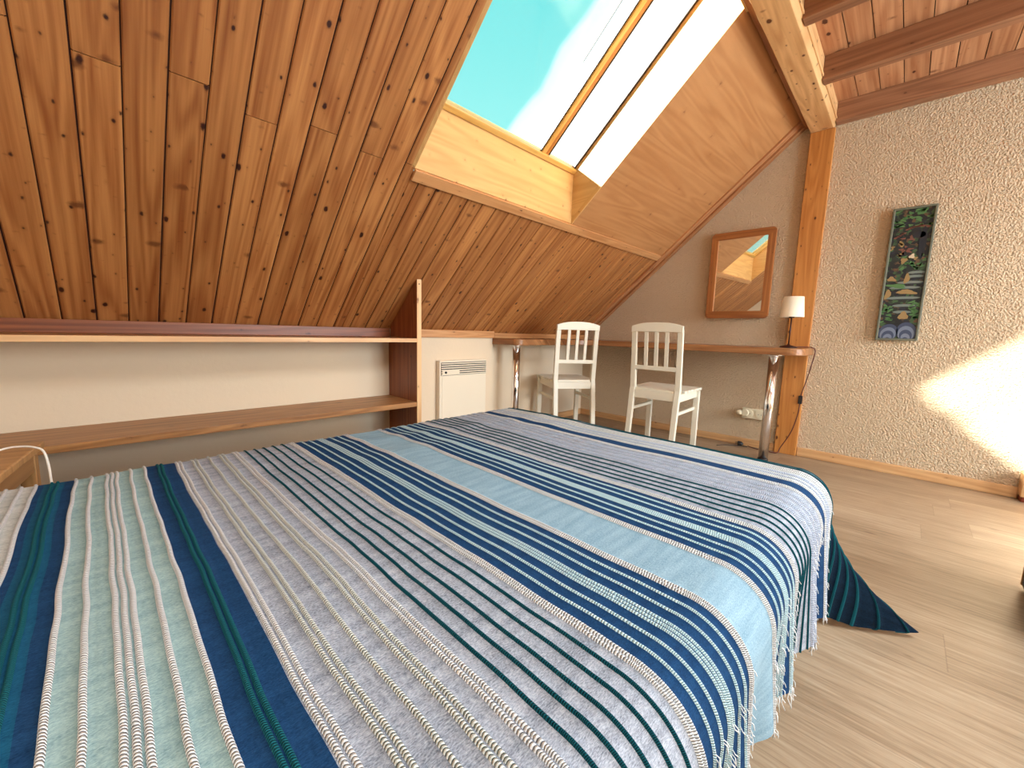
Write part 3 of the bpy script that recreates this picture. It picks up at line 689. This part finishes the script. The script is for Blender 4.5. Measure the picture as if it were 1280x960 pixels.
inner = rrect(my0 + .052, my1 - .052, mz0 + .055, mz1 - .055, .004)
outer = rrect(my0, my1, mz0, mz1, .03)
ring_frame(outer, inner, XG - .036, XG - .0125, M['mirrorwood'], 'frame', mi_)
mgy, mgz = (my0 + my1) / 2, (mz0 + mz1) / 2
mg = MB().box((-.002, my0 + .035 - mgy, mz0 + .035 - mgz), (.002, my1 - .035 - mgy, mz1 - .035 - mgz), grain=2).build('mirror_glass', M['mirror'], mi_)
mg.location = (XG - .024, mgy, mgz); mg.rotation_euler = (0, -.013, -.009)

# ---- carved picture
pc = thing('framed_picture', 'tall narrow dark jungle painting in a thin grey green frame', 'picture')
py0, py1, pz0, pz1 = -.042, .152, .854, 1.655
M['pframe'] = base_mat('picture_frame_grey', .5, lin((104, 106, 88)))[0]
ring_frame(rrect(py0, py1, pz0, pz1, .002), rrect(py0 + .012, py1 - .012, pz0 + .012, pz1 - .012, .001), XG - .034, XG - .0125, M['pframe'], 'frame', pc)
def paint_mat():
    m, t, b = base_mat('painted_jungle', .5)
    tcn = N(t, 'ShaderNodeTexCoord'); s = N(t, 'ShaderNodeSeparateXYZ'); t.links.new(tcn.outputs['Object'], s.inputs[0])
    v = N(t, 'ShaderNodeTexVoronoi', Scale=55.0); t.links.new(tcn.outputs['Object'], v.inputs['Vector'])
    nz_ = N(t, 'ShaderNodeTexNoise', Scale=30.0, Detail=4.0); t.links.new(tcn.outputs['Object'], nz_.inputs['Vector'])
    sep = N(t, 'ShaderNodeSeparateColor'); t.links.new(v.outputs['Color'], sep.inputs[0])
    c = ramp(t, sep.outputs[0], [(0, lin((18, 20, 22))), (.32, lin((30, 40, 30))), (.5, lin((60, 88, 52))), (.68, lin((96, 70, 46))), (.82, lin((30, 34, 46)))], 'CONSTANT')
    c = mixc(t, ramp(t, nz_.outputs['Fac'], [(.45, .0), (.6, .7)]), c, lin((20, 22, 24)))
    t.links.new(c, b.inputs['Base Color']); return m
PM = [paint_mat()] + [base_mat(n, .5, lin(c))[0] for n, c in (('paint_leaf', (76, 118, 66)), ('paint_branch', (118, 72, 58)), ('paint_ochre', (150, 122, 76)), ('paint_stream', (112, 124, 116)), ('paint_slate', (58, 68, 92)), ('paint_mist', (112, 122, 140)), ('paint_dark', (24, 26, 34)), ('paint_cream', (206, 190, 160)))]
pt = MB(); rp = random.Random(3)
pt.box((XG - .024, py0 + .010, pz0 + .010), (XG - .0125, py1 - .010, pz1 - .010), grain=2, mi=0)
def blob(cy, cz, ry, rz, mi, lay, rot=0, n=12, jag=.0):
    P = []
    for i in range(n):
        a = 2 * PI * i / n; r = 1 + jag * math.sin(3 * a + cy * 90)
        y, z = ry * r * math.cos(a), rz * r * math.sin(a); P.append((cy + y * math.cos(rot) - z * math.sin(rot), cz + y * math.sin(rot) + z * math.cos(rot)))
    P = [(min(max(p[0], py0 + .0125), py1 - .0125), min(max(p[1], pz0 + .0125), pz1 - .0125)) for p in P]
    pt.prism(P, XG - .0245 - lay * .0004, XG - .0238, axis=0, mi=mi)
def U(u): return py1 - .012 - u * (py1 - py0 - .024)      # u: 0 = left edge of the picture as seen
def V(v): return pz1 - .012 - v * (pz1 - pz0 - .024)      # v: 0 = top
for i in range(34): blob(U(rp.random()), V(rp.uniform(.01, .14)), rp.uniform(.008, .02), rp.uniform(.004, .009), 1, 1, rp.uniform(-.6, .6), jag=.3)
for i in range(16): blob(U(.1 + i * .055), V(.19 - .055 * math.sin(i / 15 * 2.2) + .02 * (i < 5)), .009, .005, 2, 2, -.3)
for i in range(22): blob(U(rp.uniform(0, .65)), V(rp.uniform(.2, .36)), rp.uniform(.006, .016), rp.uniform(.004, .009), rp.choice((2, 3, 7)), 2, rp.uniform(-.8, .8), jag=.3)
blob(U(.82), V(.26), .016, .095, 7, 3); blob(U(.7), V(.20), .03, .02, 7, 3)
for i in range(20): blob(U(rp.uniform(.35, .95)), V(rp.uniform(.35, .46)), rp.uniform(.006, .014), rp.uniform(.004, .01), rp.choice((1, 3, 1)), 3, rp.uniform(-.8, .8), jag=.3)
blob(U(.6), V(.36), .012, .014, 8, 4, .4, jag=.3); blob(U(.4), V(.39), .014, .018, 3, 4, .3, jag=.3)
for v_, u0, u1 in ((.485, .55, 1), (.515, .5, .98), (.56, .3, 1), (.60, .1, .95), (.68, .0, 1), (.74, .25, .9), (.79, .3, .8)):
    blob(U((u0 + u1) / 2), V(v_), (u1 - u0) * .083, .009, 4, 3, 0); blob(U((u0 + u1) / 2 + .05), V(v_ + .012), (u1 - u0) * .06, .003, 7, 4, 0)
blob(U(.55), V(.53), .012, .03, 3, 5, .1, jag=.2); blob(U(.6), V(.635), .045, .014, 3, 5, .12, jag=.25); blob(U(.1), V(.65), .014, .03, 3, 5, .2, jag=.2)
blob(U(.15), V(.53), .02, .014, 3, 5, .3, jag=.3); blob(U(.3), V(.585), .05, .012, 1, 5, .15, jag=.3)
blob(U(.6), V(.82), .022, .024, 3, 6, .1, jag=.25)
for i in range(14): blob(U(rp.uniform(.75, 1)), V(rp.uniform(.7, .84)), rp.uniform(.01, .02), .006, 1, 5, rp.uniform(-1, 1), jag=.2)
for i in range(12): blob(U(rp.uniform(0, .3)), V(rp.uniform(.72, .88)), rp.uniform(.01, .018), .006, 1, 5, rp.uniform(-1, 1), jag=.2)
for i in range(5):
    w = 1 - i * .18; blob(U(.26), V(.955 + .014 * i), .045 * w, .055 * w, 5 if i % 2 == 0 else 6, 6 + i, .15, n=20)
    blob(U(.74), V(.945 + .016 * i), .045 * w, .058 * w, 5 if i % 2 == 0 else 6, 6 + i, -.15, n=20)
pt.build('painting', PM, pc)

# ---- table lamp
lp = thing('table_lamp', 'small table lamp with white cone shade and thin dark stem on desk end', 'lamp')
LX, LY = 3.30, .580
MB().lathe([(.052, .7845), (.052, .789), (.046, .795), (.012, .802), (.006, .81)], (LX, LY, 0), n=32).build('base', M['lampmetal'], lp)
MB().lathe([(.0045, .80), (.0045, 1.0)], (LX, LY, 0), n=14).build('stem', M['lampmetal'], lp)
MB().lathe([(.014, .985), (.016, .99), (.016, 1.03), (.010, 1.036)], (LX, LY, 0), n=20).build('bulb_holder', M['black'], lp)
MB().lathe([(.0, 1.036), (.012, 1.04), (.02, 1.06), (.02, 1.075), (.0, 1.095)], (LX, LY, 0), n=18, cap=False).build('bulb', M['cable_w'], lp)
MB().lathe([(.070, .991), (.058, 1.126), (.0565, 1.126), (.0685, .991), (.070, .991)], (LX, LY, 0), n=40, cap=False).build('lamp_shade', M['shade'], lp)
crd = MB().tube([(LX + .045, LY - .02, .79), (LX + .09, LY - .09, .792), (3.40, .462, .790), (3.43, .445, .765), (3.465, .462, .66), (3.482, .482, .55), (3.482, .50, .46), (3.482, .502, .40)], .0032, smoothn=6).tube([(3.482, .502, .40), (3.480, .508, .30), (3.478, .535, .17), (3.470, .585, .05), (3.45, .60, .008), (3.44, .66, .006), (3.455, .75, .006), (3.47, .80, .012)], .0032, smoothn=6)
cdo = crd.build('power_cord', M['cable_r'], lp)
MB().box((3.472, .490, .385), (3.4885, .515, .445), grain=2).build('cord_switch', M['black'], cdo, bevel=.004)
cx_ = MB().lathe([(.005, 0), (.009, .006), (.016, .012), (.018, .03), (.018, .038)], (3.468, .83, .019), n=18, axis='Y')
cx_.tube([(3.468, .868, .014), (3.468, .887, .014)], .0024).tube([(3.468, .868, .026), (3.468, .887, .026)], .0024)
cx_.build('plug', M['black'], cdo)
c2 = MB().tube([(3.462, .80, .006), (3.45, .86, .004), (3.40, .93, .004), (3.33, .98, .004)], .0032, smoothn=6)
tag(c2.build('floor_cable', M['black']), 'short black cable lying on the floor beneath the wall socket', 'cable')

# ---- socket
so = thing('wall_socket', 'cream double wall socket low on the rough wall behind the chrome leg', 'socket')
MB().box((XG - .022, .70, .222), (XG - .0115, .868, .302), grain=1).build('plate', M['socket'], so, bevel=.003)
for yy in (.745, .82):
    rg = MB().lathe([(.030, -.006), (.030, 0)], (XG - .0215, yy, .262), n=24, axis='X').build('outlet', M['socket'], so, bevel=.001)
    for d in (-.0095, .0095): MB().lathe([(.0026, -.0012), (.0026, .0)], (XG - .0276, yy + d, .262), n=10, axis='X').build('hole', M['black'], rg)
pg = MB().lathe([(.024, -.028), (.027, -.022), (.027, .0), (.022, .004)], (XG - .034, .842, .268), n=24, axis='X')
pg.lathe([(.017, 0), (.021, .012), (.021, .03), (.012, .04)], (XG - .048, .862, .266), n=20, axis='Y')
tag(pg.build('plug_adapter', M['socket']), 'white plug adapter pushed into the left half of the wall socket', 'adapter')

# ---- nightstand with cable
ns = thing('nightstand', 'light wooden bedside table at the left edge beside the bed', 'nightstand', (-.138, 1.855, 0), math.radians(-8))
MB().box((-.155, -.42, .445), (0, 0, .468), grain=0, tone=.7).build('top', M['nightstand'], ns, bevel=.004)
for x_, y_ in ((-.145, -.035), (-.05, -.035), (-.145, -.405), (-.05, -.405)):
    MB().box((x_, y_, 0), (x_ + .035, y_ + .03, .4445), grain=2, tone=.5).build('leg', M['nightstand'], ns, bevel=.003)
MB().box((-.14, -.03, .385), (-.02, -.012, .4445), grain=0, tone=.3).build('rear_apron', M['nightstand'], ns)
MB().box((-.035, -.40, .385), (-.018, -.03, .4445), grain=1, tone=.3).build('side_apron', M['nightstand'], ns)
MB().box((-.14, -.40, .15), (-.02, -.02, .165), grain=0, tone=.5).build('lower_shelf', M['nightstand'], ns)
cb = MB().tube([(-.34, 1.64, .4715), (-.29, 1.665, .4715), (-.24, 1.70, .474), (-.20, 1.715, .486), (-.17, 1.70, .49), (-.145, 1.68, .488), (-.127, 1.66, .477), (-.118, 1.62, .44), (-.112, 1.56, .40), (-.10, 1.50, .36), (-.09, 1.49, .25), (-.07, 1.50, .10), (-.05, 1.53, .004), (.0, 1.6, .004)], .0028, smoothn=6)
tag(cb.build('charging_cable', M['cable_w']), 'thin white cable looping off the bedside table behind the bed', 'cable')

# ---- dark cabinet at the right edge
dc = thing('low_cabinet', 'dark low cabinet just showing at the right edge above the floor', 'cabinet')
MB().box((1.78, -.80, .012), (2.195, -.379, .36), grain=0).build('body', M['darkwood'], dc, bevel=.002)
MB().box((2.1955, -.80, .012), (2.203, -.377, .37), grain=2, tone=.8).build('side_edge', M['skirt'], dc)
MB().box((1.77, -.81, .3605), (2.21, -.372, .38), grain=0).build('top', M['darkwood'], dc, bevel=.002)
MB().box((1.775, -.79, .04), (1.7795, -.39, .34), grain=1).build('door', M['darkwood'], dc, bevel=.002)
for x_, y_ in ((1.80, -.78), (2.15, -.78), (1.80, -.41), (2.15, -.41)): MB().box((x_, y_, 0), (x_ + .03, y_ + .02, .0115)).build('foot', M['darkwood'], dc)

# ================================================================== bed
bd = thing('double_bed', 'double bed under the striped bedspread, its mattress and base almost hidden', 'bed')
BX0, BX1, BY0, BY1, BZ = -.33, 1.41, .165, 1.385, .465
MB().box((BX0, BY0, .24), (BX1, BY1, BZ - .012), grain=0).build('mattress', M['mattress'], bd, bevel=.035)
MB().box((BX0, BY0 + .01, .15), (BX1 - .01, BY1 - .01, .238), grain=0).build('bed_base', M['darkwood'], bd, bevel=.004)
for x_, y_ in ((BX0 + .05, BY0 + .05), (BX1 - .12, BY0 + .05), (BX0 + .05, BY1 - .11), (BX1 - .12, BY1 - .11)):
    MB().box((x_, y_, 0), (x_ + .055, y_ + .055, .149), grain=2).build('leg', M['darkwood'], bd, bevel=.003)
MB().box((LEFT_X + .002, BY0, .0), (BX0 - .002, BY1, .40), grain=1).build('headboard', M['shelf'], bd, bevel=.004)

# ---- bedspread: stripes (ground colour spans) and cords across X (cloth coordinate s)
GROUND = [(-.36, -.30, 'grey'), (-.30, -.123, 'pale'), (-.123, -.112, 'navy'), (-.112, -.080, 'tealband'), (-.080, -.062, 'navy'), (-.062, .058, 'green'), (.058, .116, 'navy'),
          (.116, .412, 'grey'), (.412, .583, 'navy'), (.583, .708, 'ltblue'), (.708, .890, 'navy'), (.890, 1.215, 'grey'), (1.215, 1.268, 'navy'), (1.268, 1.395, 'pale'), (1.395, 1.44, 'grey'),
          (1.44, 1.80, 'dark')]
CORDS = [(-.25, 'white'), (-.22, 'white'), (-.190, 'white'), (-.167, 'white'), (-.145, 'white'), (-.124, 'white'), (-.100, 'tealg'), (-.091, 'tealg'), (-.062, 'white'), (-.037, 'white'), (-.0105, 'white'), (-.002, 'white'), (.0065, 'white'), (.031, 'white'), (.057, 'white'),
         (.083, 'tealg'), (.0905, 'tealg'), (.1205, 'white'), (.1285, 'white'), (.154, 'stone'), (.1625, 'stone'), (.190, 'stone'), (.216, 'stone'), (.2245, 'stone'), (.2500, 'white'), (.2580, 'white'),
         (.2800, 'teal'), (.3050, 'teal'), (.3290, 'teal'), (.3550, 'teal'), (.3810, 'teal'), (.4030, 'white'), (.4110, 'white'), (.4370, 'mint'), (.4620, 'mint'), (.4870, 'mint'), (.4950, 'mint'), (.5030, 'mint'), (.5290, 'mint'), (.5550, 'mint'),
         (.5790, 'white'), (.5870, 'white'), (.7070, 'white'), (.7150, 'white'), (.7450, 'mint'), (.7710, 'mint'), (.7960, 'mint'), (.8040, 'mint'), (.8120, 'mint'), (.8400, 'mint'), (.8650, 'mint'), (.8880, 'white'), (.8960, 'white'),
         (.9240, 'teal'), (.9520, 'teal'), (.9810, 'teal'), (1.0120, 'teal'), (1.0430, 'teal'), (1.0660, 'stone'), (1.0740, 'stone'), (1.1010, 'stone'), (1.1090, 'stone'), (1.1380, 'stone'), (1.1650, 'stone'), (1.1730, 'stone'), (1.2050, 'white'), (1.2130, 'white'),
         (1.2690, 'white'), (1.2950, 'stone'), (1.3210, 'stone'), (1.3290, 'stone'), (1.3550, 'white'), (1.3800, 'white'), (1.4000, 'teal'), (1.4250, 'teal'), (1.4500, 'stone'), (1.4750, 'mint'), (1.5000, 'tealg'), (1.5080, 'tealg'), (1.535, 'tealg'), (1.56, 'tealg'), (1.585, 'tealg'), (1.61, 'tealg'), (1.65, 'teal'), (1.70, 'teal')]
CW = .0033   # cord half width
S0, S1 = -.345, 1.775
def build_cols():
    cols = []   # (s, height, material of the strip that starts here)
    def ground(s):
        for a, b, k in GROUND:
            if a <= s < b: return k
        return 'navy'
    bps = sorted({S0, S1} | {a for a, b, k in GROUND} | {b for a, b, k in GROUND})
    cs_ = sorted((c[0], 'silver' if c[1] == 'stone' and c[0] > 1 else c[1]) for c in CORDS if S0 + .01 < c[0] < S1 - .01)
    # free intervals between cords
    cur = S0
    def fill(a, b):
        pts = [a] + [p for p in bps if a + 1e-4 < p < b - 1e-4] + [b]
        for p, q in zip(pts, pts[1:]):
            n = max(1, int(math.ceil((q - p) / .010)))
            for i in range(n): cols.append((p + (q - p) * i / n, 0.0, ground((p + q) / 2)))
    for c, kind in cs_:
        cw = {'mint': .0022, 'teal': .0026, 'stone': .003, 'white': .0032 if c < .12 else .0029}.get(kind, .003)
        a, b = c - cw, c + cw
        if a > cur + 1e-5: fill(cur, a)
        hh = cw * 1.2
        for i in range(6):
            u = -1 + 2 * i / 6; cols.append((c + cw * u, hh * math.sqrt(max(0, 1 - u * u)), kind))
        cur = b
    fill(cur, S1); cols.append((S1, 0.0, 'navy'))
    return cols
cols = build_cols()
CXE, CYE, RR = 1.40, .192, .092         # where the far and right edges start to bend, bend radius
CYL = 1.36                               # left edge bend start
def prof(d):
    """arc length past the bend start -> (outward, drop)"""
    L = RR * PI / 2
    if d < L: a = d / RR; return RR * math.sin(a), RR * (1 - math.cos(a))
    return RR + (d - L) * .03, RR + (d - L)
def nzv(x, y, z=0.0): return noise.noise(Vector((x, y, z)))
T_R = .46  # cloth length past the right bend start (max)
def surf(s, t):
    """s along X, t: cloth Y coordinate (decreasing toward the right edge)"""
    a = max(0.0, s - CXE); b = max(0.0, CYE - t); c = max(0.0, t - CYL)
    wz = .006 * nzv(s * 2.1, t * 2.3) + .0025 * nzv(s * 7, t * 5, 3.0)
    wz += .007 * math.exp(-((t - 1.22 + .12 * (s - .8)) / .045) ** 2) * max(0, min(1, (s - .15) * 2)) * (.6 + .8 * nzv(s * 5, 0, 9.0))
    wz += .004 * math.exp(-((t - 1.05 + .10 * (s - .8)) / .05) ** 2) * max(0, min(1, (s - .2) * 2)) * (.5 + 1.2 * nzv(s * 4, 3, 5.0))
    ex = .0026 * nzv(s * 1.6, t * 4.0, 5.0) + .002 * nzv(s * 3, t * 13, 8.0)
    if a > 0 and b > 0:
        d = math.hypot(a, b); phi = math.atan2(b, a)
        h, dz = prof(d)
        if dz > BZ - .010: h, dz = prof(BZ - .010 - RR + RR * PI / 2)
        dep = max(0, dz - .03)
        w = math.exp(-((math.degrees(phi) - 47) / 19) ** 2)
        g_ = (dep / .42) ** 2.2 * w
        w2 = math.exp(-((math.degrees(phi) - 72) / 9) ** 2) * (dep / .42) - math.exp(-((math.degrees(phi) - 22) / 9) ** 2) * (dep / .42)
        X = CXE + h * math.cos(phi) + .105 * g_ - .012 * w2
        Y = CYE - h * math.sin(phi) - .225 * g_ + .028 * w2
        Z = BZ - dz + .012 * g_
        return X, Y, max(Z, .006) 
    if b > 0:
        h, dz = prof(b); k = max(0, dz - RR)
        rip = .022 * k / .3 * math.sin(s * 34 + 1.3 * math.sin(s * 9)) + .012 * k / .3 * nzv(s * 14, .3)
        return s + ex + .012 * k * math.sin(s * 20), CYE - h + rip, BZ - dz + wz * max(0, 1 - b / .1)
    if c > 0 and a > 0:
        d = math.hypot(a, c); phi = math.atan2(c, a); h, dz = prof(d)
        return CXE + h * math.cos(phi), CYL + h * math.sin(phi) * .8, BZ - dz + wz * max(0, 1 - d / .1)
    if c > 0:
        ah, dz = prof(c); return s + ex, CYL + ah * .8 + .008 * nzv(s * 9, c * 6), BZ - dz * 1.0 + wz
    if a > 0:
        h, dz = prof(a); k = max(0, dz - RR)
        return CXE + h + .02 * k / .3 * math.sin(t * 26), t, BZ - dz + wz * max(0, 1 - a / .1)
    return s + ex, t, BZ + wz
# rows of t, finer at bends
ts = []
t = CYL + .22
while t > CYE - T_R:
    ts.append(t)
    t -= .010 if (CYL - .02 < t or t < CYE + .02) else .016
ts.append(CYE - T_R)
def hem_b(s):
    # length of the right-hand drop for this cord position
    z_hem = .232 - .13 * max(0, min(1, (s - .65) / .75))
    z_hem -= .085 * max(0, min(1, (s - 1.33) / .08))
    L = (BZ - z_hem) - RR + RR * PI / 2
    if s > CXE: L = L + .005
    return min(L, T_R)
sp = MB(); nC = len(cols); nT = len(ts); eps = 1e-3
for j, t in enumerate(ts):
    for (s, h, k_) in cols:
        tt = t
        if t < CYE: tt = CYE - (CYE - t) / T_R * hem_b(s)
        p = Vector(surf(s, tt))
        if h > 0:
            p1 = Vector(surf(s + eps, tt)); p2 = Vector(surf(s, tt + eps)); nn = (p1 - p).cross(p2 - p)
            if nn.length > 1e-12: p = p + nn.normalized() * h
        sp.v.append(tuple(p))
for j in range(nT - 1):
    for i in range(nC - 1):
        k_ = cols[i][2]
        q = [j * nC + i, (j + 1) * nC + i, (j + 1) * nC + i + 1, j * nC + i + 1]
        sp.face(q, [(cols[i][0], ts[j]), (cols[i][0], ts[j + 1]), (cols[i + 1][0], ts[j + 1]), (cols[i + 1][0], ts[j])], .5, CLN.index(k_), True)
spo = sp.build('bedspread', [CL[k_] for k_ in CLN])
tag(spo, 'blue grey and white striped bedspread with raised cords draped over the bed', 'bedspread')
# loose thread ends along the right hem
fg = MB(); rf = random.Random(11)
for c, kind in CORDS:
    if not (0.0 < c < 1.42) or kind in ('teal', 'tealg'): continue
    for q in range(3):
        s = c + rf.uniform(-.003, .003); p = Vector(surf(s, CYE - hem_b(s))); L = rf.uniform(.008, .03)
        fg.tube([p + Vector((0, 0, .004)), p + Vector((rf.uniform(-.004, .004), rf.uniform(-.004, .002), -L * .5)), p + Vector((rf.uniform(-.008, .008), rf.uniform(-.008, .003), -L))], .0009, n=5)
    for q in range(6):
        b = rf.uniform(.12, hem_b(c)); p = Vector(surf(c, CYE - b)); fg.tube([p + Vector((0, -.002, 0)), p + Vector((rf.uniform(-.003, .003), -.006, -.004)), p + Vector((rf.uniform(-.006, .006), -.008, -.010))], .0007, n=4)
fgo = fg.build('fringe', CL['white'], spo); fgo['kind'] = 'stuff'
